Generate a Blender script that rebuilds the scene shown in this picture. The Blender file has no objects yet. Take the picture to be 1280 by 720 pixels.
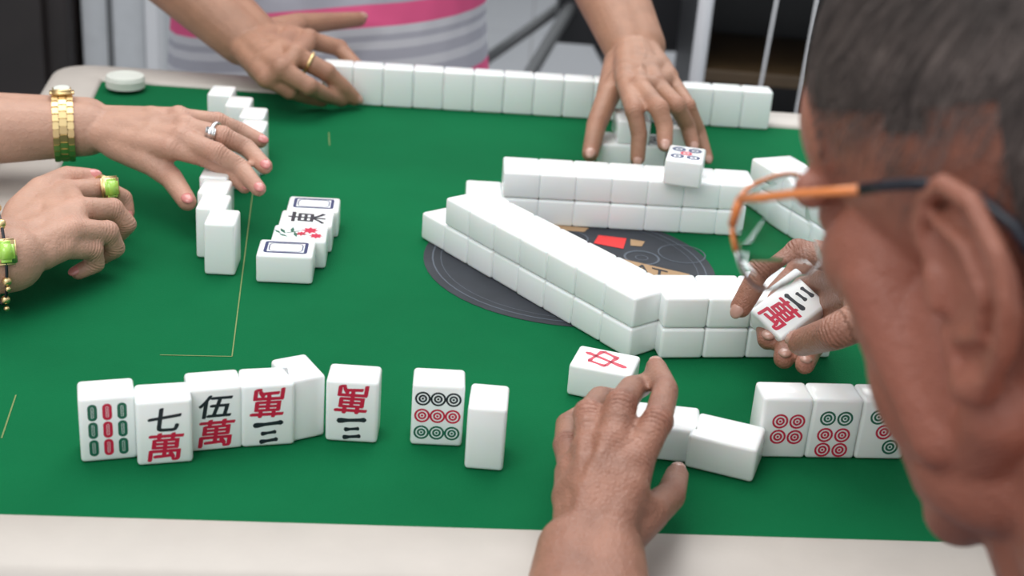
import bpy,bmesh,math,random
import numpy as np
from mathutils import Vector as V, Matrix
random.seed(4)
C=bpy.context.scene.collection
R=math.radians
bpy.context.scene.view_settings.view_transform='Standard'
# ---------------------------------------------------------------- camera
T=0.75; CAM=V((0,0,T+.418)); F=1756.0; PIT=R(24); ROL=R(4.5)
fw=V((0,math.cos(PIT),-math.sin(PIT))); r0=V((1,0,0)); u0=V((0,math.sin(PIT),math.cos(PIT)))
rt=r0*math.cos(ROL)+u0*math.sin(ROL); up=u0*math.cos(ROL)-r0*math.sin(ROL)
cd=bpy.data.cameras.new('camera'); cam=bpy.data.objects.new('camera',cd); C.objects.link(cam)
m=Matrix((rt,up,-fw)).transposed().to_4x4(); m.translation=CAM; cam.matrix_world=m
cd.sensor_width=36; cd.lens=F/1280*36; cd.clip_start=.02
cd.dof.use_dof=True; cd.dof.focus_distance=.90; cd.dof.aperture_fstop=8.5
bpy.context.scene.camera=cam
def ray(x,y): return fw+rt*((x-640)/F)-up*((y-360)/F)
def H(x,y,z=0):      # real point at height z mm above the felt seen in direction x,y
    d=ray(x,y); t=(T+z/1000-CAM.z)/d.z; return CAM+d*t
def PD(x,y,dep): return CAM+ray(x,y)*dep
def PY(x,y,Y): d=ray(x,y); return CAM+d*(Y/d.y)
# ---------------------------------------------------------------- materials
def mat(name,col,rough=.5,metal=0,bump=0,bscale=200,var=0,vscale=30,sss=0,coat=0,trans=0,tint=None,spec=.5,crease=.55):
    m=bpy.data.materials.new(name); m.use_nodes=True; nt=m.node_tree; N=nt.nodes; L=nt.links
    b=N['Principled BSDF']; b.inputs['Base Color'].default_value=(*col,1); b.inputs['Roughness'].default_value=rough
    b.inputs['Metallic'].default_value=metal; b.inputs['Coat Weight'].default_value=coat
    b.inputs['Transmission Weight'].default_value=trans; b.inputs['Specular IOR Level'].default_value=spec
    if sss: b.inputs['Subsurface Weight'].default_value=sss; b.inputs['Subsurface Radius'].default_value=(.012,.005,.003); b.inputs['Subsurface Scale'].default_value=.5
    tc=N.new('ShaderNodeTexCoord'); src=None
    if var:
        n=N.new('ShaderNodeTexNoise'); n.inputs['Scale'].default_value=vscale; n.inputs['Detail'].default_value=5; L.new(tc.outputs['Object'],n.inputs['Vector'])
        mr=N.new('ShaderNodeMapRange'); mr.inputs[1].default_value=.3; mr.inputs[2].default_value=.7; L.new(n.outputs['Fac'],mr.inputs[0])
        mx=N.new('ShaderNodeMix'); mx.data_type='RGBA'
        mx.inputs[6].default_value=(*[c*(1-var) for c in col],1); mx.inputs[7].default_value=(*[min(1,c*(1+var)) for c in col],1)
        L.new(mr.outputs[0],mx.inputs[0]); L.new(mx.outputs[2],b.inputs['Base Color']); src=mx.outputs[2]
    if tint:
        at=N.new('ShaderNodeAttribute'); at.attribute_name='tint'
        m2=N.new('ShaderNodeMix'); m2.data_type='RGBA'; L.new(at.outputs['Fac'],m2.inputs[0])
        if src: L.new(src,m2.inputs[6])
        else: m2.inputs[6].default_value=(*col,1)
        m2.inputs[7].default_value=(*tint,1); L.new(m2.outputs[2],b.inputs['Base Color'])
    if bump:
        n=N.new('ShaderNodeTexNoise'); n.inputs['Scale'].default_value=bscale; n.inputs['Detail'].default_value=4; L.new(tc.outputs['Object'],n.inputs['Vector'])
        bp=N.new('ShaderNodeBump'); bp.inputs['Strength'].default_value=bump; bp.inputs['Distance'].default_value=.001
        L.new(n.outputs['Fac'],bp.inputs['Height']); L.new(bp.outputs[0],b.inputs['Normal'])
        if tint:
            vo=N.new('ShaderNodeTexVoronoi'); vo.feature='DISTANCE_TO_EDGE'; vo.inputs['Scale'].default_value=420; L.new(tc.outputs['Object'],vo.inputs['Vector'])
            vm=N.new('ShaderNodeMapRange'); vm.inputs[1].default_value=0; vm.inputs[2].default_value=.25; L.new(vo.outputs['Distance'],vm.inputs[0])
            b2=N.new('ShaderNodeBump'); b2.inputs['Strength'].default_value=crease*.55; b2.inputs['Distance'].default_value=.0005; L.new(vm.outputs[0],b2.inputs['Height']); L.new(bp.outputs[0],b2.inputs['Normal'])
            al=N.new('ShaderNodeAttribute'); al.attribute_name='along'; kw=N.new('ShaderNodeAttribute'); kw.attribute_name='kw'
            nz=N.new('ShaderNodeTexNoise'); nz.inputs['Scale'].default_value=160; L.new(tc.outputs['Object'],nz.inputs['Vector'])
            ad=N.new('ShaderNodeMath'); ad.operation='MULTIPLY_ADD'; ad.inputs[1].default_value=2.4; L.new(nz.outputs['Fac'],ad.inputs[0]); L.new(al.outputs['Fac'],ad.inputs[2])
            m1=N.new('ShaderNodeMath'); m1.operation='MULTIPLY'; m1.inputs[1].default_value=2*math.pi/2.3; L.new(ad.outputs[0],m1.inputs[0])
            s1=N.new('ShaderNodeMath'); s1.operation='SINE'; L.new(m1.outputs[0],s1.inputs[0])
            m3=N.new('ShaderNodeMath'); m3.operation='MULTIPLY'; L.new(s1.outputs[0],m3.inputs[0]); L.new(kw.outputs['Fac'],m3.inputs[1])
            b3=N.new('ShaderNodeBump'); b3.inputs['Strength'].default_value=crease; b3.inputs['Distance'].default_value=.0005; L.new(m3.outputs[0],b3.inputs['Height']); L.new(b2.outputs[0],b3.inputs['Normal'])
            L.new(b3.outputs[0],b.inputs['Normal'])
    return m
M={}
M['felt']=mat('green_felt',(.003,.122,.042),.95,bump=.5,bscale=900,var=.13,vscale=6,spec=.10)
M['rim']=mat('cream_rim',(.50,.455,.41),.45,bump=.1,bscale=300,var=.04)
M['tile']=mat('white_tile',(.88,.90,.89),.22,sss=.15,coat=.2)
M['red']=mat('red_ink',(.55,.01,.05),.4); M['black']=mat('black_ink',(.012,.016,.025),.4); M['green']=mat('green_ink',(.01,.12,.07),.4); M['navy']=mat('navy_ink',(.02,.035,.12),.4)
M['line']=mat('printed_gold_line',(.18,.24,.08),.8)
M['disc']=mat('emblem_black',(.022,.026,.035),.7,var=.2,vscale=40); M['grey']=mat('emblem_grey',(.10,.12,.15),.7); M['tan']=mat('emblem_tan',(.40,.25,.13),.7); M['dred']=mat('emblem_red',(.75,.03,.03),.6); M['ebrown']=mat('emblem_brown',(.13,.07,.045),.7)
M['skinO']=mat('skin_tan',(.37,.19,.12),.5,bump=.5,bscale=350,var=.12,vscale=45,sss=.08,tint=(.36,.13,.085),crease=.4)
M['skinW']=mat('skin_light',(.49,.28,.20),.5,bump=.5,bscale=350,var=.10,vscale=45,sss=.10,tint=(.52,.20,.15),crease=.35)
M['skinM']=mat('skin_warm',(.32,.15,.098),.42,bump=.8,bscale=200,var=.16,vscale=40,sss=.08,tint=(.37,.115,.075),crease=.8)
M['nail']=mat('nail',(.48,.27,.21),.25,coat=.4); M['nailW']=mat('painted_nail',(.60,.21,.19),.2,coat=.6)
M['gold']=mat('gold',(.80,.60,.30),.34,1); M['silver']=mat('silver',(.8,.8,.8),.25,1); M['stone']=mat('lime_stone',(.42,.72,.10),.15,coat=.8)
M['hair']=mat('hair_dark',(.045,.033,.029),.7,var=.35,vscale=60); M['hair2']=mat('hair_grey',(.11,.085,.075),.7,var=.35,vscale=60)
M['orange']=mat('orange_frame',(.78,.24,.06),.3,coat=.5); M['bplast']=mat('black_plastic',(.01,.012,.02),.3)
M['glass']=mat('lens_glass',(.93,.96,.98),.01,trans=1); M['glass'].node_tree.nodes['Principled BSDF'].inputs['IOR'].default_value=1.33
M['maroon']=mat('maroon_cloth',(.16,.012,.012),.9,bump=.4,bscale=600); M['blue']=mat('trouser_cloth',(.03,.04,.07),.9); M['beige']=mat('blouse_cloth',(.5,.42,.38),.9,bump=.4,bscale=600)
M['dark']=mat('dark_wood',(.018,.013,.012),.5,var=.3,vscale=8); M['white']=mat('white_paint',(.5,.52,.54),.5,var=.05); M['blk']=mat('black_paint',(.012,.012,.014),.4); M['brown']=mat('brown_wood',(.07,.042,.018),.5,var=.2,vscale=12)
M['metal']=mat('grey_metal',(.13,.135,.14),.45,.3); M['wmetal']=mat('pale_metal',(.62,.63,.65),.35); M['wall']=mat('wall_paint',(.42,.43,.44),.9,var=.04,vscale=2); M['token']=mat('ivory_plastic',(.66,.68,.62),.35)
# floor tiles
fm=mat('floor_tiles',(.55,.56,.58),.25); nt=fm.node_tree; br=nt.nodes.new('ShaderNodeTexBrick'); tc=nt.nodes.new('ShaderNodeTexCoord'); nt.links.new(tc.outputs['Object'],br.inputs['Vector'])
br.offset=0; br.inputs['Scale'].default_value=1; br.inputs['Brick Width'].default_value=.6; br.inputs['Row Height'].default_value=.6; br.inputs['Mortar Size'].default_value=.003
br.inputs['Color1'].default_value=(.40,.41,.43,1); br.inputs['Color2'].default_value=(.43,.44,.46,1); br.inputs['Mortar'].default_value=(.28,.28,.28,1)
nt.links.new(br.outputs['Color'],nt.nodes['Principled BSDF'].inputs['Base Color'])
# shirt stripes: bands across the cloth by height
sm=mat('striped_cloth',(.5,.5,.5),.9,bump=.4,bscale=700); nt=sm.node_tree; N=nt.nodes; L=nt.links
tc=N.new('ShaderNodeTexCoord'); sx=N.new('ShaderNodeSeparateXYZ'); L.new(tc.outputs['Object'],sx.inputs[0])
a=N.new('ShaderNodeMath'); a.operation='MULTIPLY_ADD'; a.inputs[1].default_value=-.16; L.new(sx.outputs['X'],a.inputs[0]); L.new(sx.outputs['Z'],a.inputs[2])
b_=N.new('ShaderNodeMath'); b_.operation='MULTIPLY_ADD'; b_.inputs[1].default_value=1/.10; b_.inputs[2].default_value=-.789/.10+10; L.new(a.outputs[0],b_.inputs[0])
fr=N.new('ShaderNodeMath'); fr.operation='FRACT'; L.new(b_.outputs[0],fr.inputs[0])
cr=N.new('ShaderNodeValToRGB'); cr.color_ramp.interpolation='LINEAR'; e=cr.color_ramp.elements
st=[(0,'p'),(.25,'p'),(.27,'g'),(.44,'g'),(.46,'w'),(.56,'w'),(.58,'g'),(.70,'g'),(.72,'w'),(.80,'w'),(.82,'g'),(.88,'g'),(.90,'w'),(.98,'w'),(1,'p')]
cc_={'p':(.85,.12,.29,1),'g':(.46,.46,.52,1),'w':(.66,.66,.70,1)}
e[0].position=0; e[0].color=cc_['p']; e[1].position=1; e[1].color=cc_['p']
for p_,c_ in st[1:-1]:
    q=e.new(p_); q.color=cc_[c_]
L.new(fr.outputs[0],cr.inputs[0]); L.new(cr.outputs[0],N['Principled BSDF'].inputs['Base Color'])
M['stripe']=sm
# ---------------------------------------------------------------- object helpers
def props(o,label=None,cat=None,group=None,kind=None):
    if label:o['label']=label
    if cat:o['category']=cat
    if group:o['group']=group
    if kind:o['kind']=kind
    return o
def thing(name,loc,label,cat,group=None):
    o=bpy.data.objects.new(name,None); o.empty_display_size=.02; C.objects.link(o); o.location=loc; return props(o,label,cat,group)
def link(name,me,mats,parent=None,smooth=True):
    o=bpy.data.objects.new(name,me); C.objects.link(o)
    for mm in (mats if isinstance(mats,(list,tuple)) else [mats]): me.materials.append(mm)
    if smooth: me.polygons.foreach_set('use_smooth',[True]*len(me.polygons))
    if parent: o.parent=parent; o.matrix_parent_inverse=Matrix.Translation(-parent.location)
    return o
def from_bm(name,bm,mats,parent=None,smooth=True):
    bmesh.ops.recalc_face_normals(bm,faces=bm.faces[:]); me=bpy.data.meshes.new(name); bm.to_mesh(me); bm.free(); return link(name,me,mats,parent,smooth)
def axm(a,b):
    d=b-a; return Matrix.Translation((a+b)/2)@d.to_track_quat('Z','Y').to_matrix().to_4x4(), d.length
def cone(bm,a,b,ra,rb,n=20):
    mm,l=axm(a,b)
    if l>1e-6: bmesh.ops.create_cone(bm,cap_ends=True,segments=n,radius1=ra,radius2=rb,depth=l,matrix=mm)
def ball(bm,c,r,sub=3): bmesh.ops.create_icosphere(bm,subdivisions=sub,radius=1,matrix=Matrix.Translation(c)@(Matrix.Diagonal((r,r,r,1)) if not hasattr(r,'__len__') else Matrix.Diagonal((*r,1))))
def seg(bm,a,b,ra,rb=None):
    rb=ra if rb is None else rb
    cone(bm,a,b,ra,rb); ball(bm,a,ra); ball(bm,b,rb)
def box(bm,lo,hi,bev=0,mi=0,rot=None):
    lo=V(lo);hi=V(hi); r=bmesh.ops.create_cube(bm,size=1,matrix=Matrix.Translation((lo+hi)/2)@Matrix.Diagonal((*(hi-lo),1)))
    if bev:
        es=list({e for v in r['verts'] for e in v.link_edges}); bmesh.ops.bevel(bm,geom=es,offset=bev,segments=3,affect='EDGES',profile=.5)
def boxobj(name,lo,hi,mt,parent=None,bev=.004):
    bm=bmesh.new(); box(bm,lo,hi,bev); return from_bm(name,bm,mt,parent,False)
def torus(bm,c,ax,Rr,r,n=28,k=10,flat=1):
    q=ax.to_track_quat('Z','Y').to_matrix().to_4x4(); vs=[]
    for i in range(n):
        t=2*math.pi*i/n; row=[]
        for j in range(k):
            s=2*math.pi*j/k; row.append(bm.verts.new(c+q@V(((Rr+r*math.cos(s))*math.cos(t),(Rr+r*math.cos(s))*math.sin(t),r*flat*math.sin(s)))))
        vs.append(row)
    for i in range(n):
        for j in range(k): bm.faces.new((vs[i][j],vs[(i+1)%n][j],vs[(i+1)%n][(j+1)%k],vs[i][(j+1)%k]))
def tube(bm,pts,r,k=10):      # smooth swept tube
    pts=[V(p) for p in pts]
    if len(pts)==2: pts=[pts[0],(pts[0]+pts[1])/2,pts[1]]
    t0=(pts[1]-pts[0]).normalized(); n=t0.orthogonal().normalized(); rows=[]
    for i,p in enumerate(pts):
        t=(pts[min(i+1,len(pts)-1)]-pts[max(i-1,0)]).normalized(); n=(n-t*n.dot(t)).normalized(); b=t.cross(n)
        rows.append([bm.verts.new(p+(n*math.cos(2*math.pi*j/k)+b*math.sin(2*math.pi*j/k))*r) for j in range(k)])
    for i in range(len(rows)-1):
        for j in range(k): bm.faces.new((rows[i][j],rows[i][(j+1)%k],rows[i+1][(j+1)%k],rows[i+1][j]))
    bm.faces.new(rows[0][::-1]); bm.faces.new(rows[-1])
# ---------------------------------------------------------------- table
def xy(v): return V((v.x,v.y))
def isect(a,b,c,d):
    a,b,c,d=map(xy,(a,b,c,d)); r=b-a; s=d-c; q=c-a; t=(q.x*s.y-q.y*s.x)/(r.x*s.y-r.y*s.x); return a+r*t
n1,n2=H(0,645),H(1270,682); f1,f2=H(180,106),H(1000,162); l1,l2=H(126,107),H(76,212)
FLc=isect(f1,f2,l1,l2); NLc=isect(n1,n2,l1,l2)
dep=(FLc-NLc).length; ND=(xy(n2)-xy(n1)).normalized(); FD=(xy(f2)-xy(f1)).normalized()
NRc=NLc+ND*dep*1.02; FRc=FLc+FD*dep*1.02
quad=[NLc,NRc,FRc,FLc]; ctr=(NLc+NRc+FRc+FLc)/4
def offq(q,d):
    out=[]
    for i in range(4):
        p0,p1,p2=q[i-1],q[i],q[(i+1)%4]
        e1=(p1-p0).normalized(); e2=(p2-p1).normalized(); n_1=V((e1.y,-e1.x)); n_2=V((e2.y,-e2.x))
        a1=p0+n_1*d; a2=p1+n_1*d; b1=p1+n_2*d; b2=p2+n_2*d; out.append(isect(V((*a1,0)),V((*a2,0)),V((*b1,0)),V((*b2,0))))
    return out
table=thing('mahjong_table',V((ctr.x,ctr.y,0)),'square mahjong table with green felt playing surface and cream rim','table')
bm=bmesh.new()
lo=[bm.verts.new((p.x,p.y,T-.02)) for p in offq(quad,.003)]; hi=[bm.verts.new((p.x,p.y,T)) for p in offq(quad,.003)]
bm.faces.new(hi); bm.faces.new(lo[::-1])
for i in range(4): bm.faces.new((lo[i],lo[(i+1)%4],hi[(i+1)%4],hi[i]))
from_bm('felt_top',bm,M['felt'],table,False)
def roundq(q,r,n=8):
    out=[]
    for i in range(4):
        p0,p1,p2=q[i-1],q[i],q[(i+1)%4]; a=p1+(p0-p1).normalized()*r; b=p1+(p2-p1).normalized()*r
        for k in range(n+1):
            t=k/n; out.append(a*(1-t)**2+p1*2*t*(1-t)+b*t*t)
    return out
bm=bmesh.new(); prof=[(0,-.004,.002),(.0015,.002,.003),(.004,.0035,.006),(.044,.004,.04),(.051,.002,.048),(.055,-.005,.052),(.056,-.02,.055),(.056,-.06,.055),(.0,-.06,.002)]
loops=[]
for off,z,rr in prof:
    loops.append([bm.verts.new((p.x,p.y,T+z)) for p in roundq(offq(quad,off),max(rr,.002))])
for i in range(len(loops)):
    A=loops[i];B=loops[(i+1)%len(loops)]
    for k in range(len(A)): bm.faces.new((A[k],A[(k+1)%len(A)],B[(k+1)%len(A)],B[k]))
from_bm('rim',bm,M['rim'],table)
for p in offq(quad,-.02):
    bm=bmesh.new(); box(bm,(p.x-.025,p.y-.025,0),(p.x+.025,p.y+.025,T-.03),.004); from_bm('leg',bm,M['metal'],table,False)
def strip(bm,a,b,w,z):
    d=(b-a).normalized(); n=V((-d.y,d.x,0))*w/2; q=V((0,0,z)); vs=[bm.verts.new(p+q) for p in (a-n,b-n,b+n,a+n)]; return bm.faces.new(vs)
for A,B in (((316,240),(290,446)),((200,444),(290,446)),((2,548),(20,494)),((411,166),(412,182))):
    bm=bmesh.new(); strip(bm,H(*A),H(*B),.0008,.0003); from_bm('printed_line',bm,M['line'],table,False)
# emblem
ec=H(712,330); bm=bmesh.new()
def ringf(bm,c,r1,r2,z,mi,n=56):
    a=[];b=[]
    for i in range(n):
        t=2*math.pi*i/n; d=V((math.cos(t),math.sin(t),0)); a.append(bm.verts.new(c+d*r2+V((0,0,z)))); b.append(bm.verts.new(c+d*r1+V((0,0,z))) if r1>0 else None)
    if r1<=0: f=bm.faces.new(a); f.material_index=mi; return
    for i in range(n):
        j=(i+1)%n; f=bm.faces.new((a[i],a[j],b[j],b[i])); f.material_index=mi
def polyf(bm,pts,z,mi):
    f=bm.faces.new([bm.verts.new(p+V((0,0,z))) for p in pts]); f.material_index=mi
ringf(bm,ec,0,.112,.0004,0); ringf(bm,ec,.1045,.1055,.0006,1); ringf(bm,ec,.0985,.0990,.0006,1)
cc=H(802,323); ringf(bm,cc,.0125,.0142,.0007,1); ringf(bm,cc,.0045,.0052,.0007,1); ringf(bm,H(712,298),.014,.0152,.0007,1); ringf(bm,H(852,318),.018,.0190,.0007,1)
polyf(bm,[H(742,305),H(779,312),H(783,299),H(748,295)],.0008,2)
polyf(bm,[H(690,282),H(736,286),H(730,291),H(692,288)],.0008,3)
polyf(bm,[H(724,302),H(740,307),H(760,316),H(750,322),H(728,312)],.0008,4)
polyf(bm,[H(788,300),H(806,303),H(802,309),H(788,308)],.0008,3)
polyf(bm,[H(690,290),H(722,297),H(716,303),H(696,298)],.0008,4)
polyf(bm,[H(735,322),H(752,316),H(775,324),H(862,344),H(848,360),H(790,360)],.0008,3)
polyf(bm,[H(745,324),H(754,319),H(776,327),H(770,334)],.0010,4)
def textmesh(ch,bold=.0):
    cu=bpy.data.curves.new('t','FONT'); cu.body=ch; cu.resolution_u=4; cu.offset=bold; o=bpy.data.objects.new('t',cu); C.objects.link(o)
    dg=bpy.context.evaluated_depsgraph_get(); me=bpy.data.meshes.new_from_object(o.evaluated_get(dg)); bpy.data.objects.remove(o)
    vs=[v.co.copy() for v in me.vertices]; fs=[list(p.vertices) for p in me.polygons]
    if not vs: return [],[]
    x0=min(v.x for v in vs);x1=max(v.x for v in vs);y0=min(v.y for v in vs);y1=max(v.y for v in vs)
    return [((v.x-(x0+x1)/2)/(x1-x0),(v.y-(y0+y1)/2)/max(y1-y0,1e-3)) for v in vs],fs
TX={}
def tx(ch,b=.001):
    if ch not in TX: TX[ch]=textmesh(ch,b)
    return TX[ch]
vs,fs=tx('AT'); o_=H(812,341); ex=(H(836,347)-H(788,335)); ey=(H(813,335)-H(811,347))
bv=[bm.verts.new(o_+ex*x*.9+ey*y+V((0,0,.0011))) for x,y in vs]
for f in fs:
    try: q=bm.faces.new([bv[i] for i in f]); q.material_index=0
    except ValueError: pass
me=bpy.data.meshes.new('printed_emblem'); bm.to_mesh(me); bm.free()
link('printed_emblem',me,[M['disc'],M['grey'],M['dred'],M['tan'],M['ebrown']],table,False)
# ---------------------------------------------------------------- tiles
W_,D_,H_=.030,.022,.040
def tile_mesh(marks=()):
    bm=bmesh.new(); box(bm,(-W_/2,-D_/2,-H_/2),(W_/2,D_/2,H_/2),.0023)
    bmesh.ops.recalc_face_normals(bm,faces=bm.faces[:])
    for f in bm.faces: f.smooth=True
    y=-D_/2-.00006
    def P(u,v): return bm.verts.new((u/1000,y,v/1000))
    for k in marks:
        t=k[0]
        if t=='t':
            _,ch,cu,cv,w,h,mi,rot=k; vs,fs=tx(ch); c,s=math.cos(R(rot)),math.sin(R(rot))
            # slightly shifted impressions thicken the strokes like a brush
            for du,dv,dy in ((0,0,0),(.5,.25,-.00003),(-.4,-.2,-.00002),(.1,-.45,-.00001)):
                bv=[P(cu+du+((x+.12*z)*w*c-z*h*s),cv+dv+((x+.12*z)*w*s+z*h*c)) for x,z in vs]
                for q_ in bv: q_.co.y+=dy
                for f in fs:
                    try: q=bm.faces.new([bv[i] for i in f]); q.material_index=mi
                    except ValueError: pass
        elif t=='r':
            _,cu,cv,r1,r2,mi=k; n=24
            a=[P(cu+r2*math.cos(2*math.pi*i/n),cv+r2*math.sin(2*math.pi*i/n)) for i in range(n)]
            if r1>0:
                b=[P(cu+r1*math.cos(2*math.pi*i/n),cv+r1*math.sin(2*math.pi*i/n)) for i in range(n)]
                for i in range(n): q=bm.faces.new((a[i],a[(i+1)%n],b[(i+1)%n],b[i])); q.material_index=mi
            else: q=bm.faces.new(a); q.material_index=mi
        elif t=='l':   # brush stroke: thin start, heavy end
            _,u0_,v0_,u1_,v1_,wd,mi=k[:7]; d=V((u1_-u0_,v1_-v0_)); n=V((-d.y,d.x)).normalized()*wd/2; a_=V((u0_,v0_)); b2=V((u1_,v1_))
            ws=k[7] if len(k)>7 else ((0,.05),(.45,1),(1,.05))
            L_=[P(*(a_+d*t_-n*w_)) for t_,w_ in ws]; R_=[P(*(a_+d*t_+n*w_)) for t_,w_ in ws]
            for i in range(len(ws)-1): q=bm.faces.new((L_[i],L_[i+1],R_[i+1],R_[i])); q.material_index=mi
        elif t=='b':
            _,cu,cv,w,h,th,rr,mi=k
            def rr_(w,h,r):
                o=[]
                for cx,cy,a0 in ((w/2-r,h/2-r,0),(-w/2+r,h/2-r,90),(-w/2+r,-h/2+r,180),(w/2-r,-h/2+r,270)):
                    for i in range(6): a_=R(a0+18*i); o.append((cx+r*math.cos(a_),cy+r*math.sin(a_)))
                return o
            A=[P(cu+x,cv+z) for x,z in rr_(w,h,rr)]; B=[P(cu+x,cv+z) for x,z in rr_(w-2*th,h-2*th,max(rr-th,.2))]
            for i in range(24): q=bm.faces.new((A[i],A[(i+1)%24],B[(i+1)%24],B[i])); q.material_index=mi
    me=bpy.data.meshes.new('mahjong_tile'); bm.to_mesh(me); bm.free()
    for x in (M['tile'],M['red'],M['black'],M['green'],M['navy']): me.materials.append(x)
    return me
BR_=((0,.35),(.08,.95),(.2,.7),(.6,.62),(.85,1.0),(.95,.9),(1,.25))
def three(cv,s=1):    # brush-written three strokes
    return [('l',-5.5*s,cv+5.2*s,5.0*s,cv+6.6*s,3.0*s,2,BR_),('l',-4.6*s,cv+.3*s,4.2*s,cv+1.4*s,2.8*s,2,BR_),('l',-8.5*s,cv-5.6*s,8.5*s,cv-4.2*s,3.4*s,2,BR_)]
def flip(ms): return [('l',-k[1],-k[2],-k[3],-k[4],k[5],k[6],k[7]) for k in ms]
def zhong(rot):
    c,s=math.cos(R(rot)),math.sin(R(rot)); o=[]
    for a in ((0,15,0,-16,4.4),(-8.5,7.5,-7.4,-5.5,3.8),(-8.5,6.8,9,7.8,3.4),(8.6,7.8,7.2,-5.2,3.8),(-7.4,-4.6,7.4,-4.0,3.4)):
        o.append(('l',a[0]*c-a[1]*s,a[0]*s+a[1]*c,a[2]*c-a[3]*s,a[2]*s+a[3]*c,a[4],1,BR_))
    return o
def dot(u,v,mi,r=4.5): return [('r',u,v,r*.74,r,mi),('r',u,v,r*.30,r*.56,mi),('r',u,v,0,r*.16,mi)]
blank=tile_mesh()
def stick(u,v,mi): return [('b',u,v,5.0,10.2,1.75,2.4,mi),('b',u,v,1.0,6.2,.42,.4,mi)]
bam9=tile_mesh(sum([stick(u,v,mi) for u,mi in ((-7.8,3),(0,1),(7.8,3)) for v in (11,0,-11)],[]))
m7=tile_mesh([('t','七',0,8.5,17,14,2,0),('t','萬',0,-8.5,18,17,1,0)])
m5=tile_mesh([('t','伍',0,8.5,18,14,2,0),('t','萬',0,-8.5,19,17,1,0)])
m3u=tile_mesh([('t','萬',0,8.5,18,18,1,180)]+flip(three(10)))
m3=tile_mesh(three(10)+[('t','萬',0,-7.5,19,20,1,0)])
d9=tile_mesh(sum([dot(u,v,mi) for v,mi in ((11,2),(0,1),(-11,3)) for u in (-8.8,0,8.8)],[]))
d4=tile_mesh(sum([dot(u,v,1,4.8) for v in (5,-5.4) for u in (-3.5,6.7)],[]))
d6=tile_mesh(sum([dot(u,7.5,3,4.8) for u in (-5.2,5.2)],[])+sum([dot(u,v,1,4.8) for v in (-3.6,-13.6) for u in (-5.2,5.2)],[]))
d3=tile_mesh(dot(-5,9,3,5)+dot(0,-1,1,5)+dot(5.5,-11,3,5))
def bold(u,v,mi,r): return [('r',u,v,r*.5,r,mi),('r',u,v,0,r*.28,mi)]
d5=tile_mesh(bold(-6.5,9,4,5.6)+bold(6.5,9,4,5.6)+bold(0,0,1,5)+bold(-6.5,-9,4,5.6)+bold(6.5,-9,4,5.6))
chung=tile_mesh(zhong(-22))
fram=tile_mesh([('b',0,0,21,31,2.4,2.5,4),('b',0,0,15,24.5,.8,4,4)])
def petals(u,v,r,mi): return [('l',u,v,u+r*math.cos(R(a)),v+r*math.sin(R(a)),r*.55,mi) for a in range(0,360,45)]
ch1=tile_mesh([('t','東',0,0,20,28,2,0)])
flow=tile_mesh(petals(5,-7,6.5,1)+petals(-5,-12,5.5,1)+petals(-2,-1,4.4,1)+[('l',5,-3,-4,15,1.6,3),('l',-4,15,-9,8,3,3),('l',-2,11,7,15,3.4,3),('l',0,6,10,6,3.2,3),('l',1,4,-9,2,3,3),('l',-5,-8,-1,6,1.4,3),('l',-3,14,4,19,2.6,3)])
ORI={'stand':(Matrix(),W_,D_,H_),'side':(Matrix.Rotation(R(90),4,'Z'),D_,W_,H_),'flat':(Matrix.Rotation(R(-90),4,'X'),W_,H_,D_),
 'flatdown':(Matrix.Rotation(R(90),4,'X'),W_,H_,D_),'edge':(Matrix.Rotation(R(90),4,'Y'),H_,D_,W_),
 'flatH':(Matrix.Rotation(R(-90),4,'Z')@Matrix.Rotation(R(-90),4,'X'),H_,W_,D_),'flatHr':(Matrix.Rotation(R(90),4,'Z')@Matrix.Rotation(R(-90),4,'X'),H_,W_,D_)}
def put(me,mid,yaw,ori,label,group=None,z=0,lean=0,jit=.0):
    rm,w,d,h=ORI[ori]; o=bpy.data.objects.new('mahjong_tile',me); C.objects.link(o)
    yaw+=random.uniform(-jit,jit)
    q=Matrix.Rotation(yaw,4,'Z')@Matrix.Rotation(-lean,4,'X')
    back=V((-math.sin(yaw),math.cos(yaw),0))
    c=mid+back*d+ q@V((0,-d/2,h/2)); c.z=T+z+(q@V((0,-d/2,h/2))).z+.0003
    o.matrix_world=Matrix.Translation(c)@q@rm; return props(o,label,'mahjong tile',group)
def tile(me,A,B,ori,label,group=None,z=0,lean=0):
    a,b=H(*A,z*1000),H(*B,z*1000); d=b-a; return put(me,(a+b)/2,math.atan2(d.y,d.x),ori,label,group,z,lean)
G1='tiles standing in the near row'
tile(bam9,(103,580),(171,574),'stand','tile showing three columns of green and red bamboo sticks',G1)
tile(m7,(174,584),(240,579),'stand','tile with black seven character above a red character',G1)
tile(m5,(238,567),(302,561),'stand','tile with black five character above a red character, third from left in near row',G1)
tile(m3u,(304,561),(366,557),'stand','upside-down red character tile pressed against the blank turned tile',G1)
put(blank,H(384,550),R(32),'side','blank white tile turned corner-on behind the near row of character tiles',G1)
tile(m3u,(407,552),(470,556),'stand','upside-down red character tile standing apart, right of the blank turned tile',G1)
tile(d9,(513,557),(576,560),'stand','tile with nine round dots in black, red and green rows',G1)
tile(blank,(580,587),(628,591),'side','blank tile standing sideways just right of the nine dot tile',G1)
tile(chung,(716,496),(776,508),'flatHr','white tile with a single red character held under bottom hand',None)
tile(blank,(800,574),(856,580),'flatHr','blank tile half hidden behind the thumb of the bottom hand',G1,.0)
tile(blank,(864,587),(930,603),'flatHr','blank tile lying flat between the bottom hand and the dot tiles',G1)
tile(d4,(944,573),(1005,574),'stand','tile with four red dots in a square',G1)
tile(d6,(1006,574),(1066,575),'stand','tile with two green dots above four red dots',G1)
tile(d3,(1067,575),(1128,576),'stand','tile with three diagonal dots in green and red beside the chin',G1)
G2='face-up tiles beside the left player'
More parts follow.
